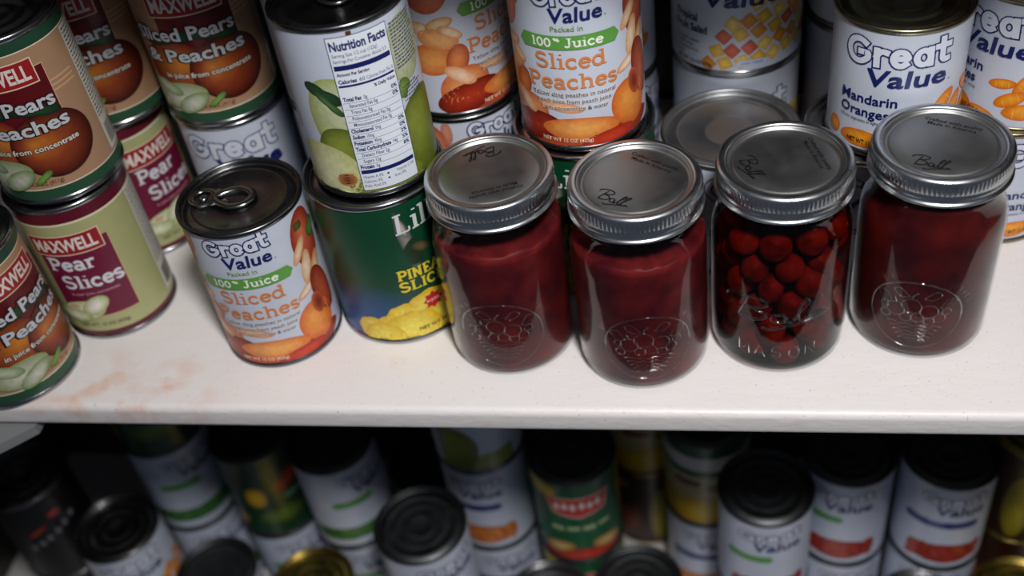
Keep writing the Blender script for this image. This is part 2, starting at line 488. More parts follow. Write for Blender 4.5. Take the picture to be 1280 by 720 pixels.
NAVY = '#141F62'
GREAT = {
 'G': (.80, [arc(.42, .5, .30, .40, 48, 312, 14)+[(.70, .30), (.70, .46), (.48, .46)]]),
 'r': (.46, [[(.14, .10), (.14, .62)], [(.14, .42)]+arc(.31, .40, .16, .20, 150, 60, 4)]),
 'e': (.60, [[(.12, .37), (.47, .37)]+arc(.30, .36, .19, .26, 5, 315, 12)]),
 'a': (.60, [arc(.28, .36, .18, .26, 0, 360, 14), [(.47, .62), (.47, .10)]]),
 't': (.46, [[(.20, .88), (.20, .24)]+arc(.32, .22, .12, .12, 190, 290, 5), [(.06, .64), (.38, .64)]]),
}
def great(T, u, v, cap, width, off, rot, navy, white, heavy=.30):
    k = width/sum(GREAT[c][0] for c in 'Great')
    for wd, col, o in ((heavy*cap, navy, off), (.205*cap, white, off+.05)):
        x = -width/2
        for c in 'Great':
            a, st = GREAT[c]
            for p in st:
                T.stroke([(u+(x+px*k)*cos(rot)-py*cap*sin(rot), v+(x+px*k)*sin(rot)+py*cap*cos(rot)) for px, py in p], wd, col, o, caps=True)
            x += a*k
def logo(T, u, v, w, off, capG, capV, rot=0.05):
    """the two word store logo: outlined first word, solid second word"""
    great(T, u, v, capG*1.12, w*1.06, off, rot, NAVY, '#D8DEEA', .30 if capG > 12 else .35)
    T.text('Value', u+w*.12, v-capV-1.6, capV, NAVY, off+.12, bold=0.022, width=w*.78, rot=rot*.6, shear=0.1)
    T.text('.', u+w*.55, v-capV-1.0, capV*.5, NAVY, off+.12)

def small(T, lines, u, v, cap, dv, col, off, bold=0.01, align='C', width=None, rot=0):
    for i, t in enumerate(lines):
        T.text(t, u, v-i*dv, cap, col, off, bold=bold, align=align, width=width, rot=rot)

def arrow(T, u0, u1, v0, v1, col, off, skew=0):
    m = (v0+v1)/2
    T.poly([(u0, v0), (u1, v0), (u1+3, m), (u1, v1), (u0, v1), (u0-3, m)], col, off)

# every label returns (height of can, radius, base colour bands, picture art, lettering art)
def lab_peaches():
    P, T = Art(), Art()
    W = '#CBD3E2'
    # right column: whole peach, slices; left column
    P.blob(47, 84, 13, 22, '#D97A55', '#8E2A1C', .06, hl=(-.2, .3), mid='#C4553A')
    P.blob(43, 96, 4, 5, '#5C6B30', '#38441C', .10, shape=leaf)
    P.blob(-48, 90, 15, 17, '#F0A880', '#C2553C', .06, hl=(.2, .2), mid='#E58A66')
    P.blob(-33, 100, 4, 9, '#D9977A', '#C47A5E', .05)
    P.blob(-52, 62, 10, 5, '#F6DDB8', '#DDA468', .10, rot=-.4)
    P.blob(-42, 66, 9, 4.2, '#F2D3A6', '#CC8A50', .12, rot=.3)
    P.blob(-44, 56, 13, 7, '#F3B878', '#D98648', .14, rot=-.2)
    P.blob(-36, 60, 8, 3.4, '#FAE0BC', '#DB8F58', .16, rot=-.5)
    P.blob(-50, 42, 15, 11, '#EFA458', '#CC6A30', .11, rot=.1)
    P.blob(-34, 41, 7, 11, '#E78A4A', '#A84424', .13, rot=-.3)
    P.blob(38, 80, 10, 3.6, '#F6DDBA', '#D79A62', .14, rot=.9)
    P.blob(40, 66, 12, 4.5, '#FAE5C6', '#DCA36B', .16, rot=1.3)
    P.blob(47, 60, 12, 5.0, '#F1CE9C', '#C8824E', .18, rot=1.0)
    P.blob(35, 51, 9, 3.2, '#FBEBD2', '#D58A50', .20, rot=.45)
    P.blob(48, 42, 9, 20, '#C25A38', '#7A2216', .22, rot=.2)
    P.blob(56, 86, 7, 9, '#5E9A48', '#2F5E26', .20, shape=leaf, rot=.5)
    # bottom fruit
    P.blob(0, 8, 50, 14, '#C2502E', '#8A2A1A', .12, shape=bumpy)
    P.blob(-32, 22, 17, 13, '#F2A566', '#D06636', .15, rot=.5, hl=(.2, .3))
    P.blob(-30, 14, 22, 10, '#B83A22', '#6E1810', .18, rot=.25)
    P.blob(-34, 30, 11, 5, '#F8D9B8', '#E39A66', .2, rot=-.6)
    P.blob(36, 25, 14, 16, '#F6A245', '#D9642A', .24, hl=(-.1, .2), rot=.3)
    P.blob(40, 36, 5, 9, '#7E2C18', '#C75A30', .27, rot=.2)
    P.blob(3, 15, 24, 8.5, '#F9B25E', '#DE6E2E', .27, shape=lambda a: 1-.15*max(0, -sin(a)), hl=(0, .2))
    P.blob(20, 7, 17, 5, '#D8452A', '#A52A1C', .30, rot=.1)
    P.blob(-8, 31, 14, 3.4, '#F7C79A', '#E6935C', .21, rot=-.15)
    logo(T, 1, 96, 38, .5, 10.5, 8.4)
    T.text('Packed in', 0, 80.2, 3.0, '#7BA05A', .5, bold=.01, width=18)
    arrow(T, -27, 27, 68.6, 77.4, '#5FA044', .48)
    T.slab('100', -15.5, 70.4, 5.4, 12.5, '#F4F8EC', .53, weight=.2)
    T.slab('%', -6.2, 72.8, 3.4, 4, '#F4F8EC', .53, weight=.2)
    T.slab('Juice', 9, 70.4, 5.6, 22, '#F4F8EC', .53, weight=.2)
    T.slab('Sliced', 0, 56.8, 9.6, 41, '#D98342', .5, weight=.16)
    T.slab('Peaches', 0, 43.6, 9.6, 54, '#D98342', .5, weight=.16)
    for i, (s_, w_) in enumerate((('Yellow cling peaches in natural', 50), ('peach juice from peach juice', 44), ('from concentrate & water', 40))):
        T.text(s_, 0, 38.4-4.6*i, 2.5, '#F3EFE9', .50, bold=.055, width=w_)
        T.text(s_, 0, 38.4-4.6*i, 2.5, '#51362F', .54, bold=.012, width=w_)
    T.text('NET WT 15 OZ (425g)', -6, 6.8, 2.4, '#F2DCC0', .54, bold=.02, width=31)
    return 112.0, [(3.5, W), (108, W)], P, T

def lab_nutrition():
    P, T = Art(), Art()
    W = '#C8D1E0'
    G1, G2 = '#8F9A3C', '#5A6822'
    P.rect(-90, 90, 3.6, 22, '#88923A', .04)
    P.blob(-16, 60, 17, 34, '#CBD2AC', '#A3AE62', .06, hl=(.2, .2), shape=pear)
    P.blob(-60, 74, 9, 6, '#6F9A48', '#3F6B30', .10, shape=leaf, rot=.9)
    P.blob(-52, 48, 5, 9, '#B3473A', '#8C2F2A', .08)
    P.blob(-18, 34, 15, 24, G1, G2, .12, hl=(-.2, .1), shape=pear)
    P.blob(-21, 71, 12, 7, '#2E5230', '#1A3320', .16, shape=leaf, rot=-.55)
    P.blob(-19, 65, 11, 4, '#557A44', '#274628', .18, shape=leaf, rot=-.85)
    P.blob(-34, 16, 25, 21, '#E8E6B6', '#C6C986', .20, hl=(-.1, .1), rot=.1)
    P.blob(-20, 13, 6.5, 4.6, '#8E4A28', '#C98C58', .24, rot=.2)
    for i in range(4): P.blob(-20, 10.5+1.9*i, 5.2, .55, '#4E2212', '#8A4A2A', .28, n=10, rings=1, rot=.2)
    P.blob(38, 34, 21, 34, '#8C983A', '#55641C', .14, hl=(-.2, .2), shape=pear)
    P.blob(34, 84, 17, 20, '#C6CCAC', '#A9B486', .09)
    P.blob(26, 62, 6, 9, '#7E9A48', '#55702A', .12, shape=leaf, rot=.8)
    P.blob(4, 9, 24, 8, '#9CA43C', '#757F2A', .18)
    P.rect(0, 3, 104, 107.8, '#5A3A24', .2)
    # panel
    T.rect(-11.6, 22.8, 5.2, 105.6, NAVY, .40)
    T.rect(-11.2, 22.4, 5.6, 105.2, '#E6EDF6', .44)
    o = .5
    T.text('Nutrition Facts', 5.6, 97.6, 5.2, NAVY, o, bold=.035, width=31.6)
    T.text('Serving Size 1/2 cup (125g)', -10, 93.6, 2.1, NAVY, o, align='L', width=25)
    T.text('Servings Per Container About 3.5', -10, 90.2, 2.1, NAVY, o, align='L', width=30)
    T.rect(-10.4, 21.6, 85.6, 88.6, NAVY, o)
    T.text('Amount Per Serving', -10, 82.2, 1.9, NAVY, o, bold=.03, align='L', width=18)
    T.text('Calories', -10, 77.6, 2.3, NAVY, o, bold=.035, align='L', width=10)
    T.text('60', 1.4, 77.6, 2.3, NAVY, o, align='L')
    T.text('Calories from Fat 0', 21.4, 77.6, 2.1, NAVY, o, align='R', width=16)
    T.rect(-10.4, 21.6, 75.2, 76.5, NAVY, o)
    T.text('% Daily Value', 21.4, 71.8, 1.9, NAVY, o, bold=.03, align='R', width=13)
    rows = [('Total Fat', '0g', '0%', 0), ('', 'Saturated Fat 0g', '0%', 1), ('', 'Trans Fat 0g', '', 1), ('', 'Polyunsaturated Fat 0g', '', 1), ('', 'Monounsaturated Fat 0g', '', 1),
            ('Cholesterol', '0mg', '0%', 0), ('Sodium', '10mg', '0%', 0), ('Potassium', '90mg', '2%', 0), ('Total Carbohydrate', '14g', '5%', 0), ('', 'Dietary Fiber 2g', '8%', 1), ('', 'Sugars 12g', '', 1), ('Protein', '0g', '', 0)]
    y = 66.4
    for b, t, p, ind in rows:
        x = -10+2.6*ind
        if b:
            wd = len(b)*1.12
            T.text(b, x, y, 2.3, NAVY, o, bold=.04, align='L', width=wd); x += wd+1.2
        T.text(t, x, y, 2.2, NAVY, o, bold=.008, align='L', width=len(t)*.98)
        if p: T.text(p, 21.4, y, 2.2, NAVY, o, bold=.03, align='R')
        T.rect(-10.4, 21.6, y-1.35, y-1.12, '#5566A0', o)
        y -= 4.15
    T.rect(-10.4, 21.6, 17.2, 19.8, NAVY, o)
    T.text('Vitamin A 0%', -10, 13.9, 2.0, NAVY, o, align='L', width=11.5)
    T.text('Vitamin C 0%', 21.2, 13.9, 2.0, NAVY, o, align='R', width=11.5)
    T.text('Calcium 0%', -10, 10.7, 2.0, NAVY, o, align='L', width=10.5)
    T.text('Iron 0%', 15, 10.7, 2.0, NAVY, o, align='R', width=7)
    T.text('Folic Acid 0%', -10, 7.6, 2.0, NAVY, o, align='L', width=12)
    for (a, b) in ((4.5, 14.8), (4.5, 11.6)):
        T.poly([(a+.7*cos(k*pi/3), b+.7*sin(k*pi/3)) for k in range(6)], NAVY, o)
    fine_print(T, 24.6, 46, 74, 102, '#4C5684', .42)
    fine_print(T, 25, 42, 52, 62, '#4A5A58', .42)
    return 112.0, [(3.5, W), (108, W)], P, T

def side_panel(T, u0, u1, v0, v1, off=.42, col='#D9D6C8'):
    T.rect(u0, u1, v0, v1, col, off)
    rnd = random.Random(9)
    y = v1-3
    while y > v0+22:
        x = u0+1.5
        while x < u1-3:
            l = 1+rnd.random()*3.5
            T.rect(x, min(x+l, u1-1.5), y, y+1.0, '#4A4A55', off+.04, n=1); x += l+.8
        y -= 2.5
    x = u0+3
    while x < u1-4:
        l = .4+rnd.random()*1.2
        T.rect(x, x+l, v0+3, v0+17, '#1A1A1E', off+.04, n=1); x += l+.5+rnd.random()*.8

def fine_print(T, u0, u1, v0, v1, col, off, dv=2.1):
    rnd = random.Random(int(v1))
    y = v1
    while y > v0:
        x = u0
        while x < u1-rnd.random()*4:
            l = .7+rnd.random()*2.4
            T.rect(x, min(x+l, u1), y, y+.8, col, off, n=1); x += l+.6
        y -= dv

def brand_box(T, right, left, v0, v1, right2, v2, v3, c1, c2):
    T.poly([(left+3, v2), (right2, v2), (right2, v3), (left+3, v3)], '#D9B48C', .34)
    T.poly([(left+3.4, v2+.5), (right2-.5, v2+.5), (right2-.5, v3-.6), (left+3.4, v3-.6)], c2, .37)
    T.poly([(left, v0), (right, v0), (right, v1), (left, v1)], '#E8D2B4', .40)
    T.poly([(left+.7, v0+.8), (right-.7, v0+.8), (right-.7, v1-.8), (left+.7, v1-.8)], c1, .43)
    T.text('MAXWELL', (left+right)/2, v0+3.6, (v1-v0)*.56, '#E9E0D6', .48, bold=.03, width=(right-left)*.86)

def outlined(T, t, u, v, cap, off, align, width):
    x = text_geo(t, .02)[0]
    T.text(t, u, v, cap, '#2A1410', off, bold=.075, align=align, width=width*1.03)
    T.text(t, u-(0.4 if align == 'R' else 0), v, cap, '#C9CED2', off+.05, bold=.026, align=align, width=width)

def lab_pears_peaches():
    P, T, = Art(), Art()
    base, gr = '#B28C6C', '#2A5038'
    P.blob(16, 40, 25, 22, '#CC7C2C', '#380C0A', .72, hl=(-.45, .12), mid='#96401E', n=32, rings=8)
    P.blob(-17, 46, 21, 19, '#D98C32', '#6A180E', .66, hl=(.2, .1), mid='#A85626', n=28, rings=7)
    P.blob(-14, 66, 20, 7, '#1E4A2C', '#0E2416', .78, shape=leaf, rot=.1)
    P.blob(14, 64, 15, 6, '#27502C', '#10281A', .80, shape=leaf, rot=-.25)
    P.blob(-22, 24, 20, 10, '#D2D2BC', '#8E9C66', .84, rot=.15, hl=(0, -.2))
    P.blob(-14, 19, 13, 6, '#D6D4C4', '#70904A', .87, rot=.5)
    P.blob(2, 20, 7, 3.6, '#7DA850', '#4C7A30', .90, rot=.6, shape=leaf)
    P.blob(-30, 30, 12, 5, '#CCD0B6', '#78965A', .89, rot=-.35)
    brand_box(T, 24, -24, 80, 96, 29, 52, 90, '#A01E22', '#5E0C14')
    outlined(T, 'Sliced Pears', 27.5, 64.5, 8.6, .98, 'R', 66)
    outlined(T, '& Peaches', 30.5, 49.5, 8.6, .98, 'R', 66)
    T.text('in juice from concentrate', 31.5, 38, 3.6, '#2A1410', .98, bold=.075, align='R', width=58, rot=0)
    T.text('in juice from concentrate', 31.0, 38, 3.6, '#E3DDD2', 1.03, bold=.02, align='R', width=57, rot=0)
    T.text('NET WT. 14.5 OZ (411g)', -6, 14.6, 2.7, '#7A4A2E', .5, bold=.015, width=36)
    side_panel(T, 50, 74, 14, 100)
    for i in range(3): T.rect(27, 46, 70+i*3.2, 71+i*3.2, '#DDAE84', .1)
    bands = [(3.5, gr), (11, gr), (11.01, '#EFE2C8'), (11.8, '#EFE2C8'), (11.81, base), (100.5, base), (100.51, '#EFE2C8'), (101.2, '#EFE2C8'), (101.21, '#244A36'), (108, '#244A36')]
    return 112.0, bands, P, T

def lab_pear_slices():
    P, T = Art(), Art()
    base, mar = '#AEB07C', '#5E1026'
    P.blob(-14, 27, 16, 8.5, '#F2F0D8', '#B5BE84', .62, rot=.15, hl=(0, .2))
    P.blob(-4, 31, 11, 6.5, '#FAF8EA', '#A8B46C', .66, rot=.6)
    P.blob(-22, 23, 13, 6, '#EDEFD0', '#9DB070', .69, rot=-.1)
    P.blob(-19, 31, 5, 3, '#C9A87E', '#E8E2C0', .72)
    brand_box(T, 19, -29, 75, 91, 23, 21, 84, '#9A1C24', '#6E1236')
    T.slab('Pear', 9, 62.5, 10.6, 31, '#DDDDE4', .5, align='R', weight=.2)
    T.slab('Slices', 22, 47, 10.6, 40, '#DDDDE4', .5, align='R', weight=.2)
    T.text('in pear juice concentrate', 0, 41, 2.2, '#C9A0B0', .5, bold=.01, width=32)
    T.text('NET WT. 15 OZ (425g)', -4, 12.6, 2.6, '#55583C', .5, bold=.012, width=34)
    side_panel(T, 47, 72, 12, 99)
    bands = [(3.5, mar), (7.6, mar), (7.61, base), (98.5, base), (98.51, '#E8E0C0'), (100, '#E8E0C0'), (100.01, mar), (108, mar)]
    return 112.0, bands, P, T

def lab_pineapple():
    P, T = Art(), Art()
    g = '#08432A'
    P.blob(-30, 18, 46, 34, '#164E9A', '#08432A', .05, hl=(-.1, -.4), rings=8)
    P.blob(8, 80, 4.5, 26, '#8C8A84', '#1A3A26', .08, rot=.15, shape=bumpy)
    P.blob(12, 72, 7, 10, '#26301E', '#123A22', .10, shape=bumpy)
    P.blob(7, 92, 2.0, 8, '#C4C0BC', '#5A6258', .12, rot=.2)
    P.blob(16, 74, 7, 4, '#6A5C3C', '#1E3420', .13, rot=-.5)
    for i, (x, y, r) in enumerate(((-26, 12, 12), (-12, 15, 12), (-2, 20, 15), (14, 23, 18), (36, 22, 18), (54, 18, 14), (24, 9, 22), (0, 8, 20), (-20, 6, 14), (48, 6, 16))):
        P.blob(x, y, r, r*.92, '#F6E25A', '#E2B818', .16+.025*i, hl=(-.1, .3), shape=lambda a: 1+.03*sin(9*a), vlim=(4, 112))
    T.slab('Lilly', 2, 88, 14.5, 37, '#DCE0E0', .5, align='L', weight=.17, rot=.08, shear=.12)
    T.slab('PINEAPPLE', -3, 53, 7.6, 54, '#E8D23C', .5, align='L', weight=.22)
    T.slab('SLICES', -3, 43.6, 7.6, 38, '#E8D23C', .5, align='L', weight=.22)
    T.poly([(16+(7 if k % 2 == 0 else 5)*cos(k*pi/8), 30+(7 if k % 2 == 0 else 5)*sin(k*pi/8)) for k in range(16)], '#C01E2C', .56)
    T.text('IN JUICE', 16, 29, 2, '#F0D8C0', .6, width=9, bold=.02)
    T.text('NET WT 20 OZ', 16, 9, 2.5, '#1E3A20', .6, width=26, bold=.02)
    return 113.2, [(3.5, g), (109.2, g)], P, T

def squat(kind):
    P, T = Art(), Art()
    W = '#C8D0DE'
    k = {'mandarin': 1, 'tropical': 1.12, 'plain': 1.12, 'mandarin_low': 1}[kind]
    logo(T, 0, 62, 57*k, .5, 15.5, 10.5, rot=.04)
    if kind.startswith('mandarin'):
        T.text('Mandarin', -31, 36.5, 6.0, NAVY, .5, bold=.018, align='L', width=34)
        T.text('Oranges', -31, 27.6, 6.0, NAVY, .5, bold=.018, align='L', width=30)
        T.text('Whole segments in light syrup', -31, 23.4, 2.0, NAVY, .5, align='L', width=31)
        T.text('NET WT 11 OZ (312g)', -10, 8.2, 3.0, '#3A2210', .62, bold=.02, width=29)
        for i, (x, y, rx, ry, ro) in enumerate(((30, 34, 11, 5.5, .9), (22, 22, 10, 5, .5), (40, 27, 12, 6, 1.2), (30, 14, 12, 6, .1), (44, 12, 12, 6, .7), (16, 32, 8, 3.6, .15),
                                                 (-16, 11, 14, 6.5, .05), (6, 8, 10, 5, -.2), (-36, 13, 5, 6, .2), (56, 26, 10, 5, .4), (52, 38, 9, 5, -.6))):
            P.blob(x, y, rx, ry, '#F6A628', '#DD6A12', .1+.03*i, rot=ro, hl=(0, .3), shape=lambda a: 1-.16*max(0, -sin(a)), vlim=(3.4, 84))
            for q in (-.45, 0, .45):
                P.blob(x+q*rx*cos(ro), y+q*rx*sin(ro), ry*.75, .35, '#FAC868', '#F09A30', .14+.03*i+.01, rot=ro+1.5, n=8, rings=1, vlim=(3.4, 84))
    if kind == 'tropical':
        T.text('Tropical', -41, 37.0, 5.2, NAVY, .5, bold=.02, align='L', width=19)
        T.text('Fruit Salad', -41, 29.2, 5.2, NAVY, .5, bold=.02, align='L', width=26)
        small(T, ['Pineapple, papaya', 'in light syrup', 'and passion fruit', 'juices'], -40, 22, 1.9, 3.6, NAVY, .5, align='L')
        T.text('NET WT 15.5 OZ (439g)', -26, 6.0, 2.5, NAVY, .5, bold=.02, width=28)
        rnd = random.Random(3)
        n = 0
        for r in range(6):
            for c in range(9):
                x = -14+c*10.6+(r % 2)*4.5+rnd.uniform(-.8, .8); y = 8+r*9.6+(c*1.5)+rnd.uniform(-.8, .8)
                if x < -18+r*6.5 or y > 60: continue
                col = rnd.choice([('#F2C84A', '#D99A1E'), ('#F6DC7E', '#E0B040'), ('#E8A030', '#C87816'), ('#D85A2A', '#B03414'), ('#F2C84A', '#D99A1E')])
                P.blob(x, y, 4.3, 4.3, col[0], col[1], .1+.002*n, rot=.4+rnd.random()*.5, n=16, rings=3,
                       shape=lambda a: 1/max(abs(cos(a)), abs(sin(a)))**.95, vlim=(3.4, 93))
                n += 1
        arrow(T, 6, 22, 7, 11.5, '#C9D6EE', .52)
        T.text('LIGHT SYRUP', 14, 8.2, 2, NAVY, .58, width=14)
    if kind == 'plain':
        T.text('Pineapple', -30, 32, 6, NAVY, .5, bold=.03, align='L', width=32)
        P.blob(26, 14, 20, 10, '#F4DA6A', '#DCA828', .1, vlim=(3.4, 84))
    h = {'mandarin': 86.5, 'mandarin_low': 86.5, 'tropical': 97, 'plain': 87.7}[kind]
    return h, [(3.4, W), (h-3.6, W)], P, T

def lab_big():
    P, T = Art(), Art()
    W = '#C8D0DE'
    great(T, -2, 86, 18, 66, .5, .02, '#4A5284', '#D2D8E2')
    T.text('Value', 8, 73, 11, NAVY, .5, bold=.045, width=46)
    T.text('Sliced Pears', 0, 55, 8, '#3E7A3C', .5, bold=.02, width=48)
    P.blob(-10, 22, 30, 18, '#DDE6B4', '#9DB050', .1)
    P.blob(24, 18, 20, 14, '#B7C24E', '#71832A', .14)
    return 112.0, [(3.5, W), (108, W)], P, T

def lab_beans(stripe, art):
    P, T = Art(), Art()
    W = '#C8D0E0'
    logo(T, 4, 88, 50, .5, 11, 11, rot=.05)
    arrow(T, -30, 4, 60, 68, stripe, .5) if stripe != '#1C2F7A' else arrow(T, -32, 24, 58, 66, stripe, .5)
    rnd = random.Random(5)
    cols = {'red': ('#C2402C', '#7E1812'), 'green': ('#5E9A44', '#2C5A22'), 'orange': ('#E2913E', '#B0561C')}[art]
    if art == 'green':
        P.rect(-118, 118, 13, 30, '#3A6E34', .05)
        for i in range(30):
            P.blob(-100+i*6.8+rnd.random()*3, 17+rnd.random()*9, 6, 2.6, cols[0], cols[1], .08+.004*i, rot=rnd.random()*.6, n=10, rings=2, vlim=(13, 30))
    else:
        P.blob(4, 22, 33, 13, cols[0], cols[1], .05)
        for i in range(26):
            x = -24+rnd.random()*56
            P.blob(x, 14+rnd.random()*15, 7.0, 4.4, cols[0], cols[1], .08+.004*i, rot=rnd.random()*3, n=10, rings=2)
    return 112.0, [(3.5, W), (108, W)], P, T

def lab_green_gold():
    P, T = Art(), Art()
    g = '#0E5A34'
    P.blob(-38, 98, 20, 9, '#E6C93A', '#C9A41E', .1)
    P.blob(52, 70, 9, 38, '#D8B24A', '#8E6A1E', .1)
    P.blob(0, 8, 40, 11, '#D8442C', '#8E1E14', .12)
    P.blob(-22, 20, 16, 8, '#E2C078', '#9A6E2E', .16, rot=.3)
    P.blob(24, 20, 16, 8, '#E2C078', '#9A6E2E', .16, rot=-.3)
    T.poly([(-30, 92), (30, 92), (24, 70), (0, 64), (-24, 70)], '#E8B0A0', .4)
    T.poly([(-28, 90), (28, 90), (22.5, 71.5), (0, 66), (-22.5, 71.5)], '#C43A34', .44)
    for i, x in enumerate((-19, -12, -5, 3, 10, 17)):
        T.blob(x, 80+(1 if i % 2 else 0), 2.6, 4.6, '#F0D8D0', '#F0D8D0', .5, n=12, rings=1)
    for i in range(4): T.rect(-26+i*14, -15+i*14, 46+(i % 2), 52, '#A9B88A', .5)
    return 112.0, [(3.5, g), (108, g)], P, T

def lab_green_fruit():
    P, T = Art(), Art()
    g = '#173F26'
    P.blob(-20, 60, 10, 14, '#EAC030', '#B07A14', .1)
    P.blob(14, 72, 17, 10, '#D8583C', '#8E2A20', .12, rot=.4)
    P.blob(-2, 30, 24, 12, '#5E7A2A', '#2C4418', .1)
    P.blob(38, 30, 16, 10, '#D8A838', '#7A5A18', .1, rot=.4)
    P.blob(-48, 24, 13, 9, '#DDA63A', '#7E5E1C', .1, rot=.4)
    T.rect(6, 30, 50, 56, '#6FA08C', .3)
    return 112.0, [(3.5, g), (108, g)], P, T

def lab_corn():
    P, T = Art(), Art()
    P.blob(0, 20, 40, 18, '#E6C22E', '#C2921A', .1, shape=bumpy)
    P.blob(-56, 20, 24, 17, '#E6C22E', '#C2921A', .1, shape=bumpy)
    T.rect(-30, -6, 56, 64, '#7A3A44', .3)
    T.rect(0, 22, 50, 60, '#8A7A52', .3)
    b = [(3.5, '#A07E22'), (12, '#A07E22'), (38, '#B9A86A'), (70, '#B9B78A'), (70.01, '#1F5634'), (78, '#1F5634'), (78.01, '#DCD6D2'), (95, '#DCD6D2'), (95.01, '#1F5634'), (108, '#1F5634')]
    return 112.0, b, P, T

def lab_brown():
    P, T = Art(), Art()
    P.blob(-24, 40, 18, 26, '#A8521E', '#4A1E0E', .1)
    P.blob(12, 46, 12, 40, '#C6BE3C', '#8A7A1E', .12)
    P.blob(-30, 92, 12, 8, '#D89A3A', '#7A4A18', .12)
    return 112.0, [(3.5, '#3A1C12'), (108, '#3A1C12')], P, T

def lab_black():
    P, T = Art(), Art()
    T.blob(-16, 72, 11, 2.6, '#8E2A20', '#5E1412', .3, rot=.5)
    T.blob(4, 86, 6, 4, '#A8382A', '#6E2018', .3)
    for i, x in enumerate((-26, -17, -9, 0, 8, 17)):
        T.blob(x, 52+4.0*i, 3.2, 4.4, '#6E6E72', '#4A4A50', .3, n=9, rings=1, shape=bumpy)
    return 112.0, [(3.5, '#0C0C0E'), (108, '#0C0C0E')], P, T

# ------------------------------------------------------------------ cans
def can_body_mesh(R, h):
    bm = bmesh.new()
    rs = R+1.0
    prof = [(0, 3.2), (rs-7, 3.2), (rs-4, 2.6), (rs-2.4, 0.6), (rs-1.5, 0), (rs-.4, .3), (rs, 1.2), (rs, 2.6), (rs-.5, 3.4), (R-.1, 3.9),
            (R-.1, h-3.9), (rs-.5, h-3.4), (rs, h-2.6), (rs, h-1.2), (rs-.4, h-.3), (rs-1.2, h), (rs-2.1, h-.2), (rs-2.6, h-1.0), (rs-2.8, h-3.9)]
    return lathe(bm, prof, 96)
def can_lid_mesh(R, h, style):
    bm = bmesh.new()
    r = R+1-2.8
    prof = [(r, h-3.6), (r-.7, h-4.4), (r-1.6, h-4.2), (r-2.2, h-3.4), (r-5.0, h-3.3), (r-5.6, h-2.9), (r-7.2, h-2.9), (r-7.9, h-3.3)]
    if style == 'ring':
        prof += [(r-10, h-3.35), (r-10.8, h-3.9), (r*.30, h-3.9), (r*.26, h-3.6), (0, h-3.6)]
    elif style == 'low':
        prof += [(r*.60, h-3.35), (r*.58, h-3.15), (r*.55, h-3.15), (r*.53, h-3.35), (r*.32, h-3.35), (r*.30, h-3.15), (r*.27, h-3.15), (r*.25, h-3.35), (0, h-3.35)]
    elif style == 'flat':
        prof += [(r-9, h-3.9), (r*.42, h-3.9), (r*.40, h-3.7), (r*.37, h-3.7), (r*.35, h-3.9), (0, h-3.9)]
    else:
        prof += [(r*.62, h-3.3), (r*.60, h-2.8), (r*.54, h-2.8), (r*.52, h-3.3), (r*.34, h-3.3), (r*.32, h-2.9), (r*.28, h-2.9), (r*.26, h-3.3), (0, h-3.3)]
    return lathe(bm, prof, 96)
def pull_tab_mesh(h):
    bm = bmesh.new()
    z = h-1.5
    # flat ring: outline lofted between outer and inner loops, rolled edge
    def loops(off, n=28):
        out = []
        for i in range(n):
            a = 2*pi*i/n
            x = cos(a); y = sin(a)
            out.append((3.5+(13.0-off)*x*(1.0), (10.2-off-1.2*max(0, -x)*2.2)*y))
        return out
    L = [(0, -.55), (1.3, .5), (3.9, .4), (4.8, -.45)]
    rings = []
    for off, dz in L:
        rings.append([bm.verts.new((x, y, z+dz)) for x, y in loops(off)])
    rings.append([bm.verts.new((x, y, z-.7)) for x, y in loops(2.2)])
    for A, B in zip(rings, rings[1:]+rings[:1]):
        for i in range(28):
            j = (i+1) % 28
            bm.faces.new((A[i], A[j], B[j], B[i]))
    # nose of the tab with its rivet hole
    prev = None
    n = 20
    def nose(off, dz):
        return [bm.verts.new((-13.0+(7.6-off)*cos(2*pi*i/n)*1.15, (8.0-off)*sin(2*pi*i/n), z+dz)) for i in range(n)]
    R2 = [nose(0, -.6), nose(.9, .4), nose(2.9, .35), nose(3.6, -.5), nose(2.0, -.9)]
    for A, B in zip(R2, R2[1:]+R2[:1]):
        for i in range(n):
            j = (i+1) % n
            bm.faces.new((A[i], A[j], B[j], B[i]))
    # bridge between nose and ring
    box(bm, -9.5, -5.0, -7.0, 7.0, z-.5, z+.35, .3, 1)
    # rivet
    g = bmesh.ops.create_uvsphere(bm, u_segments=14, v_segments=7, radius=2.4)
    for v in g['verts']:
        v.co = Vector((v.co.x-13.0, v.co.y, v.co.z*.55+z-.9))
    return bm

def label_mesh(bands, R, parent, name='label'):
    a = Art()
    n = 96
    for (v0, c0), (v1, c1) in zip(bands, bands[1:]):
        if v1-v0 < .02: continue
        vs = []; cs = []; fs = []
        for i in range(n+1):
            u = 2*pi*R*i/n
            vs += [(u, v0), (u, v1)]; cs += [lin(c0), lin(c1)]
        fs = [(2*i, 2*i+2, 2*i+3, 2*i+1) for i in range(n)]
        a._add(vs, fs, cs, 0)
    # overlapping glued edge of the paper
    v0, v1 = bands[0][0], bands[-1][0]
    a.rect(pi*R-1, pi*R+7, v0, v1, bands[len(bands)//2][1], .12)
    return a.build(name, M['paper'], parent, R)

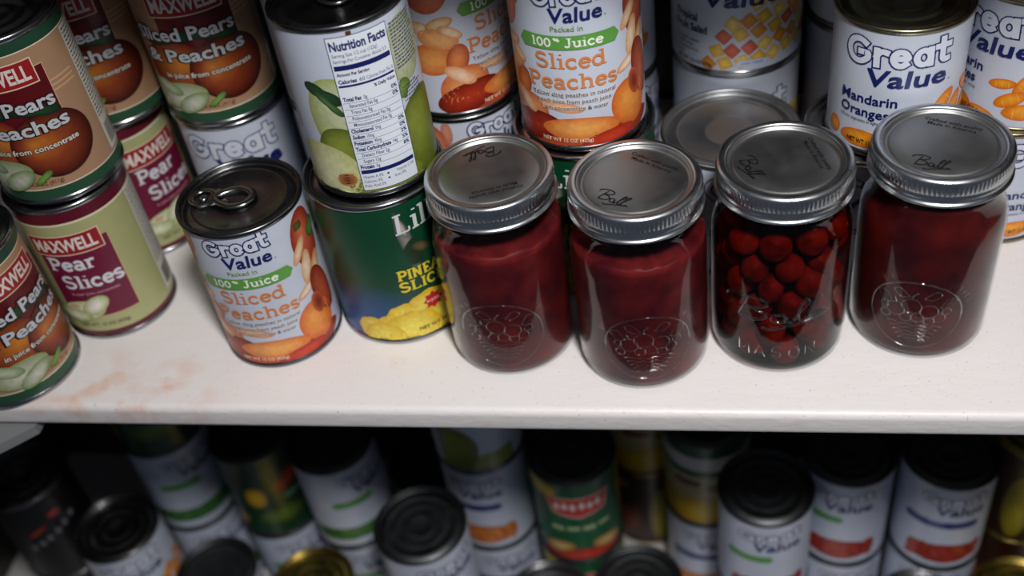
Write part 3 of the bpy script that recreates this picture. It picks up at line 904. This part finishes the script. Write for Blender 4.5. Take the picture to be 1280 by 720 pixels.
def make_can(lab, R, lid_style='ring', metal_key='tin', tab_az=0.6):
    h, bands, P, T = lab
    t = empty('can')
    link_mesh('can_body', can_body_mesh(R, h), M[metal_key], t)
    l = label_mesh(bands, R, t)
    if P.v: P.build('label_picture', M['fruit'], l, R)
    if T.v: T.build('label_lettering', M['ink'], l, R)
    lid = link_mesh('can_lid', can_lid_mesh(R, h, lid_style), M[metal_key], t)
    if lid_style == 'ring':
        p = link_mesh('pull_tab', pull_tab_mesh(h), M['tin'], lid)
        p.rotation_euler = (0, 0, tab_az)
        p.location = Vector((-8.0*cos(tab_az), -8.0*sin(tab_az), 0))*MM
        p.scale = (1.16, 1.16, 1)
        bm = bmesh.new()   # embossed opening text ring, as raised dashes
        rnd = random.Random(2)
        a = 0
        while a < 2*pi:
            da = .02+rnd.random()*.05
            if not (1.2 < a < 1.8 or 4.3 < a < 4.9):
                tube(bm, [(29*cos(a+k*da/2), 29*sin(a+k*da/2), h-3.35) for k in range(3)], .32, 4)
            a += da+.025
        link_mesh('lid_embossing', bm, M[metal_key], lid)
    t['h'] = h
    return t

def kids(o): return [c for c in bpy.data.objects if c.parent == o]
def copy_tree(o, parent=None):
    ch = kids(o)
    c = o.copy(); C.objects.link(c)
    if parent: c.parent = parent
    for k in ch: copy_tree(k, c)
    return c

protos = {}
TYPES = {
 'peaches': lambda: make_can(lab_peaches(), 37.7, 'ring', 'tin_dark', -.14),
 'nutrition': lambda: make_can(lab_nutrition(), 37.7, 'ring', 'tin_dark', -1.57),
 'pp': lambda: make_can(lab_pears_peaches(), 37.7, 'beads'),
 'ps': lambda: make_can(lab_pear_slices(), 37.7, 'beads'),
 'lilly': lambda: make_can(lab_pineapple(), 42.7, 'beads'),
 'mandarin': lambda: make_can(squat('mandarin'), 37.7, 'beads', 'tin_olive'),
 'mandarin_wide': lambda: make_can(squat('plain'), 42.7, 'flat', 'tin_pale'),
 'squat_dark': lambda: make_can(squat('mandarin'), 37.7, 'beads', 'tin_dark'),
 'tropical': lambda: make_can(squat('tropical'), 42.7, 'beads'),
 'big': lambda: make_can(lab_big(), 37.7, 'beads'),
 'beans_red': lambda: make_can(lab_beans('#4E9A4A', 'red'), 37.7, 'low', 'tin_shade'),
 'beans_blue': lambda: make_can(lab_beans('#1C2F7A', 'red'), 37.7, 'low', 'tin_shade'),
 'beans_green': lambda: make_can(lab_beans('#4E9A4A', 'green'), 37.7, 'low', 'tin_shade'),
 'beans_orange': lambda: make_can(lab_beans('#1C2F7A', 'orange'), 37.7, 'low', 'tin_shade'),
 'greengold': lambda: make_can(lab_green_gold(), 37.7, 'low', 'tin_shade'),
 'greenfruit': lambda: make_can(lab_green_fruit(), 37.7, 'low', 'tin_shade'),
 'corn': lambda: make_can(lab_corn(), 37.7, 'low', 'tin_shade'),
 'brown': lambda: make_can(lab_brown(), 37.7, 'beads', 'tin_gold'),
 'black': lambda: make_can(lab_black(), 37.7, 'beads', 'tin_dark'),
}
CAMX, CAMY = 105.58, -433.59
used = set()
def can(kind, x, y, z, uc, label, group=None, R=37.8):
    """uc = how far round the can (mm, to the right) the middle of the label is turned from the camera"""
    if kind not in protos: protos[kind] = TYPES[kind]()
    p = protos[kind]
    if kind in used: o = copy_tree(p)
    else: o = p; used.add(kind)
    az = math.atan2(CAMY-y, CAMX-x) + uc/R
    o.location = Vector((x, y, z))*MM
    o.rotation_euler = (0, 0, az+pi/2)
    tag(o, label, 'can', group)
    if not group and 'group' in o: del o['group']
    return o

# ------------------------------------------------------------------ jars
SCRIPT = [  # handwritten word in strokes, about one unit wide
 [(.10, .02), (.13, .20), (.20, .50)],
 [(-.05, .36), (-.02, .46), (.10, .54), (.26, .57), (.38, .52), (.38, .42), (.28, .33), (.14, .28), (.28, .27), (.38, .20), (.36, .08), (.24, .0), (.08, -.01)],
 arc(.50, .12, .075, .10, 40, 400, 12)+[(.56, .05), (.61, .03), (.66, .12)],
 [(.64, .06), (.70, .30), (.78, .50), (.75, .56), (.70, .44), (.68, .20), (.70, .04), (.75, .05)],
 [(.75, .06), (.82, .30), (.91, .52), (.88, .58), (.82, .44), (.79, .20), (.81, .04), (.88, .08), (.96, .16)],
 [(1.02, .12), (.78, .02), (.50, -.13), (.40, -.20), (.34, -.15)],
]
def smooth_pts(p, n=4):
    out = []
    N = len(p)
    for i in range(N-1):
        p0, p1, p2, p3 = p[max(i-1, 0)], p[i], p[i+1], p[min(i+2, N-1)]
        for k in range(n):
            t = k/n
            out.append(tuple(.5*((2*b)+(-a+c)*t+(2*a-5*b+4*c-d)*t*t+(-a+3*b-3*c+d)*t**3) for a, b, c, d in zip(p0, p1, p2, p3)))
    out.append(p[-1])
    return out

JR = 39.6
JPROF = [(0, 2.2), (26, 2.0), (31, .3), (34.5, 0), (37.2, 1.6), (38.8, 4.5), (JR, 9), (JR, 30), (JR, 60), (JR, 84), (JR-.5, 90), (JR-2.2, 96), (JR-4.6, 101.5), (35.2, 105.5), (34.6, 108.5), (35.2, 110), (34.4, 111.6), (34.0, 113), (34.0, 128.6), (33.0, 129.4), (31.8, 128.6)]
def glass_mesh():
    bm = bmesh.new()
    inner = [(r-.9 if r > 3 else 0, z+(1.0 if z < 4 else 0)) for r, z in JPROF[:-3]]
    prof = JPROF+[(31.8, 113)]+[(r, z) for r, z in reversed(inner) if z < 112]
    lathe(bm, prof, 96)
    bm.faces.index_update()
    for f in bm.faces:   # slot 1: the inner wall
        if f.index >= 96*(len(JPROF)-1): f.material_index = 1
    return bm
def on_jar(u, v, off=0.0):
    a = u/JR; r = JR+off
    return (r*sin(a), -r*cos(a), v)
def emblem_mesh():
    bm = bmesh.new()
    cv = 37
    def line(pts, rad=.42, closed=False): tube(bm, [on_jar(u, v) for u, v in pts], rad, 6, closed)
    ell = lambda cx, cy, rx, ry, n=48: [(cx+rx*cos(2*pi*i/n), cy+ry*sin(2*pi*i/n)) for i in range(n)]
    line(ell(0, cv, 26, 25), .5, True)
    # fruit: apple, pear, grapes, leaves, basket weave
    for x, y, r in ((-11, 3, 5.2), (-2.5, 7, 5.6), (7.5, 4, 5.0), (1.5, -1, 3.4), (-5, -2, 3.2), (13.5, -1, 3.2), (-16.5, -3, 2.8), (8, -3.5, 2.8), (17, 4, 2.6), (-17.5, 3.5, 2.4)):
        line(ell(x, cv+y, r, r*.95, 18), .36, True)
    line([(-2.5, cv+12.5), (-1.8, cv+15.5), (.5, cv+17.5)]); line([(-11, cv+8), (-12, cv+11)])
    for s in (-1, 1):
        line(smooth_pts([(s*13, cv+7), (s*17, cv+13), (s*22, cv+12), (s*18, cv+6), (s*13, cv+7)]), .35)
        line(smooth_pts([(s*4, cv+14), (s*9, cv+19), (s*13, cv+17), (s*9, cv+13), (s*4, cv+14)]), .35)
    for k in range(5):
        w_ = 15-1.9*k
        line([(-w_+2*w_*i/8, cv-7.5-2.7*k+(.7 if i % 2 else -.7)) for i in range(9)], .38)
    # raised word round the ring, small letters
    for word, a0, a1 in (('QUALITY', 155, 100), ('PRESERVES', 80, 20)):
        n = len(word)
        for i, ch in enumerate(word):
            a = radians(a0+(a1-a0)*i/(n-1))
            vs, fs = text_geo(ch)
            cx, cy = 31*cos(a), cv+29.5*sin(a)
            ro = a-pi/2; k = 3.4/CAP
            b0 = min(p[0] for p in vs); b1 = max(p[0] for p in vs)
            bv = []
            for x, y in vs:
                px, py = (x-(b0+b1)/2)*k, (y-CAP/2)*k
                bv.append(bm.verts.new(on_jar(cx+px*cos(ro)-py*sin(ro), cy+px*sin(ro)+py*cos(ro), .4)))
            for f in fs:
                try: bm.faces.new([bv[q] for q in f])
                except ValueError: pass
    return bm
def script_mesh():
    bm = bmesh.new()
    for st in SCRIPT:
        tube(bm, [on_jar(-31+x*60, 44+y*30) for x, y in smooth_pts(st)], .75, 6, flat=1.0)
    # block capitals below
    W_ = {'M': [[(0, 0), (0, 1), (.4, .35), (.8, 1), (.8, 0)]], 'A': [[(0, 0), (.38, 1), (.76, 0)], [(.15, .35), (.6, .35)]],
          'S': [arc(.36, .74, .3, .24, 30, 270, 7)+arc(.36, .26, .32, .25, 90, -150, 7)], 'O': [arc(.4, .5, .38, .5, 0, 360, 14)], 'N': [[(0, 0), (0, 1), (.72, 0), (.72, 1)]]}
    for i, ch in enumerate('MASON'):
        for st in W_[ch]:
            tube(bm, [on_jar(-24+i*9.8+x*8, 16+y*8.5) for x, y in st], .62, 6)
    return bm
def band_mesh():
    bm = bmesh.new()
    seg = 384
    prof = [(31.6, 129.2), (31.8, 130.1), (32.8, 130.8), (34.6, 130.8), (36.0, 130.3), (36.7, 129.2), (36.8, 127.8), (36.9, 127.2), (36.9, 122.4), (36.6, 121.6),
            (36.4, 120.6), (36.9, 119.6), (37.0, 118.8), (36.5, 117.9), (36.6, 117.0), (37.3, 116.4), (38.0, 115.8), (38.1, 115.2), (37.6, 114.8), (36.8, 115.0), (36.0, 116.5), (35.6, 120), (35.6, 128.6)]
    def rf(r, z, i):
        if 122.3 < z < 127.3 and r > 36: return r+(.32 if (i//2) % 2 else -.22)
        return r
    return lathe(bm, prof, seg, rf)
def lid_disc_mesh():
    bm = bmesh.new()
    return lathe(bm, [(34.8, 129.5), (32.4, 130.0), (30.9, 130.0), (30.3, 129.2), (29.7, 128.2), (28.6, 128.0), (27.9, 128.5), (27.2, 128.8), (18, 128.85), (9, 128.9), (0, 128.9)], 96)
def lid_text_mesh():
    bm = bmesh.new()
    z = 129.0
    a = Art()
    for st in SCRIPT: a.stroke([(-10+x*20, -22.5+y*15) for x, y in smooth_pts(st, 3)], .75, '#000000', 0)
    for i, t in enumerate(('Crafted with quality', 'Made in America')):
        vs, fs = text_geo(t, .012)
        b0 = min(p[0] for p in vs); b1 = max(p[0] for p in vs)
        a._add([(((x-(b0+b1)/2)*(31-5*i)/(b1-b0)), 18.5-3.6*i+y*2.5/CAP) for x, y in vs], fs, [(0, 0, 0)]*len(vs), 0)
    bv = [bm.verts.new((x, y, z)) for x, y, _ in a.v]
    for f in a.f:
        try: bm.faces.new([bv[i] for i in f])
        except ValueError: pass
    return bm
def jam_mesh(top):
    bm = bmesh.new()
    rin = JR-1.1
    prof = [(0, 3.6), (26, 3.5), (31.5, 2.2), (34.2, 2.0), (36.3, 3.4), (37.6, 6), (rin, 10), (rin, min(84, top-6))]
    for r, z in JPROF[10:14]:
        if z < top-2: prof.append((r-1.3, z))
    rl = prof[-1][0]
    prof += [(rl-.2, top-1), (rl-2, top), (rl*.6, top-1.2), (0, top-.6)]
    lathe(bm, prof, 72)
    rnd = random.Random(int(top*10))
    for v in bm.verts:
        if v.co.z > top-2.5 and v.co.xy.length < rl-1: v.co.z += rnd.uniform(-1.4, .8)
    return bm

JARP = {}
def make_jar(x, y, uc, lid_rot, emboss, label):
    t = empty('mason_jar', (x, y, 0), math.atan2(CAMY-y, CAMX-x)+uc/JR+pi/2)
    tag(t, label, 'jar', 'home canned jars along the front of the shelf')
    def sh(key, fn, name, m, parent, smooth=True):
        if key not in JARP:
            o = link_mesh(name, fn(), m, parent, smooth); JARP[key] = o
        else:
            o = JARP[key].copy(); C.objects.link(o); o.parent = parent
            o.rotation_euler = (0, 0, 0)
        return o
    g = sh('glass', glass_mesh, 'jar_glass', M['glass'], t)
    if len(g.data.materials) < 2: g.data.materials.append(M['glass_in'])
    if emboss == 'oval': sh('oval', emblem_mesh, 'embossed_emblem', M['glass_raised'], g)
    else: sh('script', script_mesh, 'embossed_lettering', M['glass_raised'], g)
    sh('band', band_mesh, 'screw_band', M['band'], t, True)
    l = sh('disc', lid_disc_mesh, 'jar_lid', M['lid'], t)
    tx = sh('ltext', lid_text_mesh, 'lid_lettering', M['lid_ink'], l, False)
    l.rotation_euler = (0, 0, lid_rot - t.rotation_euler.z)
    return t

# ================================================================== THE SETTING
bm = bmesh.new(); box(bm, -640, 520, 0, 330, -19, 0, 5.0, 6)
tag(link_mesh('shelf', bm, M['shelf']), 'white painted pantry shelf board carrying the fruit cans and jars', None, None, 'structure').name = 'trim_1'
bm = bmesh.new()
vs = [(-560, -190), (-352, 0), (-310, -1), (-310, 26), (-560, 26)]
vs = [(-640, -260), (-600, -230), (-340, -8), (-331, 0), (-331, 40), (-640, 40)]
lo = [bm.verts.new((x, y, -27)) for x, y in vs]; hi = [bm.verts.new((x, y, -19.5)) for x, y in vs]
bm.faces.new(hi); bm.faces.new(lo[::-1])
for i in range(len(vs)): bm.faces.new((lo[i], lo[(i+1) % len(vs)], hi[(i+1) % len(vs)], hi[i]))
o = link_mesh('trim_2', bm, M['grey'], smooth=False); tag(o, 'grey corner board under the left end of the shelf', None, None, 'structure')
bm = bmesh.new(); box(bm, -640, 520, -20, 330, -485, -466, 2.6, 4)
tag(link_mesh('trim_3', bm, M['shelf']), 'lower shelf board in shade under stacked cans', None, None, 'structure')
bm = bmesh.new(); box(bm, -640, 520, 0, 330, 352, 371, 2.6, 4)
tag(link_mesh('trim_4', bm, M['shelf']), 'next shelf board above', None, None, 'structure')
bm = bmesh.new(); box(bm, -652, 532, 330, 342, -700, 700)
tag(link_mesh('wall_back', bm, M['wall'], smooth=False), None, None, None, 'structure')
bm = bmesh.new(); box(bm, -652, -640, -300, 330, -700, 700)
tag(link_mesh('wall_left', bm, M['wall'], smooth=False), None, None, None, 'structure')
bm = bmesh.new(); box(bm, 520, 532, -60, 330, -700, 700)
tag(link_mesh('wall_right', bm, M['wall'], smooth=False), None, None, None, 'structure')

# ================================================================== JARS ON THE FRONT OF THE SHELF
make_jar(-15.3, 66.4, -9, radians(200), 'oval', 'leftmost mason jar of dark red jam, standing beside the green pineapple can')
make_jar(67.3, 55.6, 2, radians(-33), 'oval', 'second mason jar from the left, dark red jam, its bottom nearest the shelf edge')
make_jar(147.9, 69.4, 2, radians(-73), 'script', 'mason jar of whole red cherries with a raised script word on the glass')
make_jar(231.1, 80.9, 0, radians(-25), 'oval', 'rightmost mason jar, filled to the band with very dark red jam')
for (x, y, top, mk, lab_) in ((-15.3, 66.4, 97, 'jam', 'dark red jam inside the leftmost mason jar'), (67.3, 55.6, 96, 'jam', 'dark red jam inside the second mason jar from the left'), (231.1, 80.9, 110, 'jam_b', 'very dark red jam filling the rightmost mason jar')):
    o = link_mesh('jam', jam_mesh(top), M[mk]); o.location = (x*MM, y*MM, 0)
    tag(o, lab_, 'jam', None, 'stuff')
o = link_mesh('cherry_syrup', jam_mesh(101), M['syrup']); o.location = (147.9*MM, 69.4*MM, 0)
tag(o, 'clear red syrup around the whole cherries in the jar', 'syrup', None, 'stuff')
def cherry_mesh():
    bm = bmesh.new()
    bmesh.ops.create_uvsphere(bm, u_segments=18, v_segments=12, radius=9.6)
    for v in bm.verts:
        d = v.co.xy.length
        if v.co.z > 0: v.co.z -= 2.6*math.exp(-(d/2.6)**2)
        v.co.z *= .9
    return bm
proto_cherry = None
rnd = random.Random(11)
for L in range(6):
    ring = [(28.0, 2*pi*(k+.5*(L % 2))/9) for k in range(9)] + [(10.5, 2*pi*(k+.3*L)/3) for k in range(3)]
    for (r, a) in ring:
        if proto_cherry is None: o = proto_cherry = link_mesh('cherry', cherry_mesh(), M['cherry'])
        else: o = proto_cherry.copy(); C.objects.link(o)
        r += rnd.uniform(-1.2, .2); a += rnd.uniform(-.07, .07)
        z = 13+L*15.2+rnd.uniform(-3, 3)
        o.location = ((147.9+r*cos(a))*MM, (69.4+r*sin(a))*MM, z*MM)
        o.rotation_euler = (rnd.uniform(0, 6), rnd.uniform(0, 6), rnd.uniform(0, 6))
        k = rnd.uniform(.86, 1.05); o.scale = (k, k, k)
        tag(o, 'glossy whole red cherry packed in syrup inside the mason jar', 'cherry', 'whole cherries in the mason jar')

# ================================================================== CANS ON THE UPPER SHELF
T1 = 112.5
gP = 'sliced peaches cans'; gM = 'pears and peaches cans at the left'
can('peaches', -172.2, 73.0, 0, -14, 'single sliced peaches can standing alone before the stacks, pull tab on top', gP)
can('lilly', -93.4, 99.2, 0, 0, 'wide green pineapple can under the can with the nutrition panel', 'green pineapple cans')
can('nutrition', -91.5, 102.8, 113.6, 0, 'pear can showing its nutrition facts panel, stacked on a green pineapple can')
can('lilly', 32.0, 142.5, 0, -26, 'wide green pineapple can behind the two left jars, under a sliced peaches can', 'green pineapple cans')
can('peaches', 32.5, 142.1, 113.6, -5.5, 'sliced peaches can stacked behind the two left jars, label facing front', gP)
can('peaches', -51.7, 183, 0, 18, 'bottom sliced peaches can behind the pear can, mostly hidden under another', gP)
can('peaches', -51.7, 183, T1, 35, 'sliced peaches can on top of the stack between pear can and middle stack', gP)
can('pp', -299.4, 104, T1, -15, 'pears and peaches can stacked on the pear slices can nearest the left edge', gM)
can('ps', -300, 99, 0, -13.5, 'pear slices can with maroon label near the left end of the shelf', 'pear slices cans')
can('pp', -347, 36, 0, 18, 'pears and peaches can at the front left corner, bottom overhanging the shelf edge', gM)
can('ps', -305, 181, 0, 22, 'pear slices can in the back row under a pears and peaches can', 'pear slices cans')
can('pp', -295, 182, T1, -14, 'pears and peaches can in the back row half hidden by the front stack', gM)
can('pp', -214.9, 182.4, T1, -7.5, 'pears and peaches can on top of the white can behind the single peaches can', gM)
can('big', -214.0, 183.5, 0, -8, 'white can with large blue outlined word, behind the single sliced peaches can')
can('peaches', -133, 191, 0, 50, 'lower white can in the back row left of the pear can stack', gP)
can('peaches', -133, 191, T1, 64, 'upper peaches can in the back row left of the pear can', gP)
gR = 'squat white cans at the right'
can('mandarin_wide', 121, 162, 0, 16, 'wide squat white can with shiny bare lid behind the cherry jar', gR)
can('mandarin_wide', 210, 161.5, 0, 0, 'wide squat white can under the front mandarin oranges can', gR)
can('mandarin', 217, 160, 87.8, 0, 'mandarin oranges can behind the two right jars, full label showing', 'mandarin oranges cans')
can('mandarin', 290.5, 184, 0, 34, 'lower mandarin oranges can at the right edge of the photo', 'mandarin oranges cans')
can('mandarin', 294, 184, 86.6, -24, 'upper mandarin oranges can at the right edge of the photo', 'mandarin oranges cans')
can('tropical', 126.3, 250, 0, 4, 'wide white can under the tropical fruit salad can', 'tropical fruit salad cans')
can('tropical', 126.3, 247, 97.1, -3, 'tropical fruit salad can with cubes of fruit on its label', 'tropical fruit salad cans')
can('mandarin', 35, 248, 0, 50, 'lower white can at the back between peaches and fruit salad stacks', 'mandarin oranges cans')
can('mandarin', 35, 248, 86.6, -28, 'mandarin oranges can at the back beside the peaches can', 'mandarin oranges cans')
can('big', 211.6, 262, 0, 70, 'tall plain white can at the back behind the mandarin oranges can')
can('big', 211.6, 262, T1, 80, 'upper plain white can at the back behind the mandarin oranges can')

# ================================================================== CANS ON THE LOWER SHELF
Z0, Z1, Z2 = -466, -354, -242
gL = 'lower shelf cans'
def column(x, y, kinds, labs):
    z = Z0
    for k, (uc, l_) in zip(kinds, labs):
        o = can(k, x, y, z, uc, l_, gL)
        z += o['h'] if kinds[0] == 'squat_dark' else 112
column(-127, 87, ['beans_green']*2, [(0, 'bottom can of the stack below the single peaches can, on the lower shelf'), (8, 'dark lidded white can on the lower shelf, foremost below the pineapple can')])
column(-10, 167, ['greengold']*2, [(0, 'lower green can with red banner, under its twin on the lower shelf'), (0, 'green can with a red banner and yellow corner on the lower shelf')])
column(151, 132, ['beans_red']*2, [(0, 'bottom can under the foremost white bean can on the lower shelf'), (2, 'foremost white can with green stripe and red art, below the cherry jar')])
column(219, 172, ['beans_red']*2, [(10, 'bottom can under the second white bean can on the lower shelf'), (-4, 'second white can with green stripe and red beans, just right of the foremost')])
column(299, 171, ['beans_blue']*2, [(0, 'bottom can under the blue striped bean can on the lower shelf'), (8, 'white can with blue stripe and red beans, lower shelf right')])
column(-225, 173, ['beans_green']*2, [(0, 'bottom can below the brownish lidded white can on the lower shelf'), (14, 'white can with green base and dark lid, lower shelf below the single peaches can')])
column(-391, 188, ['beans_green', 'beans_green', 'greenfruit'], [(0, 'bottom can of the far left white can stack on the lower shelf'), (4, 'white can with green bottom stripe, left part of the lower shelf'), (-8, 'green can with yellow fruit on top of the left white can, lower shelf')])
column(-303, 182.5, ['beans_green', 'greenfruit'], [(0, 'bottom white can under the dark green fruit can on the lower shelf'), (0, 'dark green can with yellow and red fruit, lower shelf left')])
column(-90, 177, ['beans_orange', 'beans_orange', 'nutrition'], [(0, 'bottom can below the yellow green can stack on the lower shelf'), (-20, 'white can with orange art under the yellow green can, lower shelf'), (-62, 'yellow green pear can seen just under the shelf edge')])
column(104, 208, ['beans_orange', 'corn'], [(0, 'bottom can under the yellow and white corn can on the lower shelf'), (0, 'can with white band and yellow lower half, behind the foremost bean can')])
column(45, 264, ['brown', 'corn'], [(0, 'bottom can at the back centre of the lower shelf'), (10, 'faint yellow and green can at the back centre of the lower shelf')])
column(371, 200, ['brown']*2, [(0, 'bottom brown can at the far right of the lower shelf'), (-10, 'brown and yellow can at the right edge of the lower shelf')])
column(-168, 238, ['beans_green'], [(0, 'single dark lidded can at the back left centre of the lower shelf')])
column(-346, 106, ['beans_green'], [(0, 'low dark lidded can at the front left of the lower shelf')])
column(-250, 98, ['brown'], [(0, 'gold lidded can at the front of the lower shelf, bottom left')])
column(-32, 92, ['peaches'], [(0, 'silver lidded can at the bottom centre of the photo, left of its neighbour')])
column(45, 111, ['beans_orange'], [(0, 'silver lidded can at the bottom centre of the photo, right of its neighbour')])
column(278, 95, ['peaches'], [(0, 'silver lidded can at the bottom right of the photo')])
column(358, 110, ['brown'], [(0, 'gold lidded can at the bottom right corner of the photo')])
column(-424, 110, ['squat_dark', 'squat_dark'], [(60, 'lower squat can at the left end of the lower shelf'), (-10, 'dark lidded white can at the left end of the lower shelf')])
column(-504, 128, ['black']*2, [(0, 'lower black can at the far left of the lower shelf'), (0, 'black can with red and white marks at the far left of the lower shelf')])
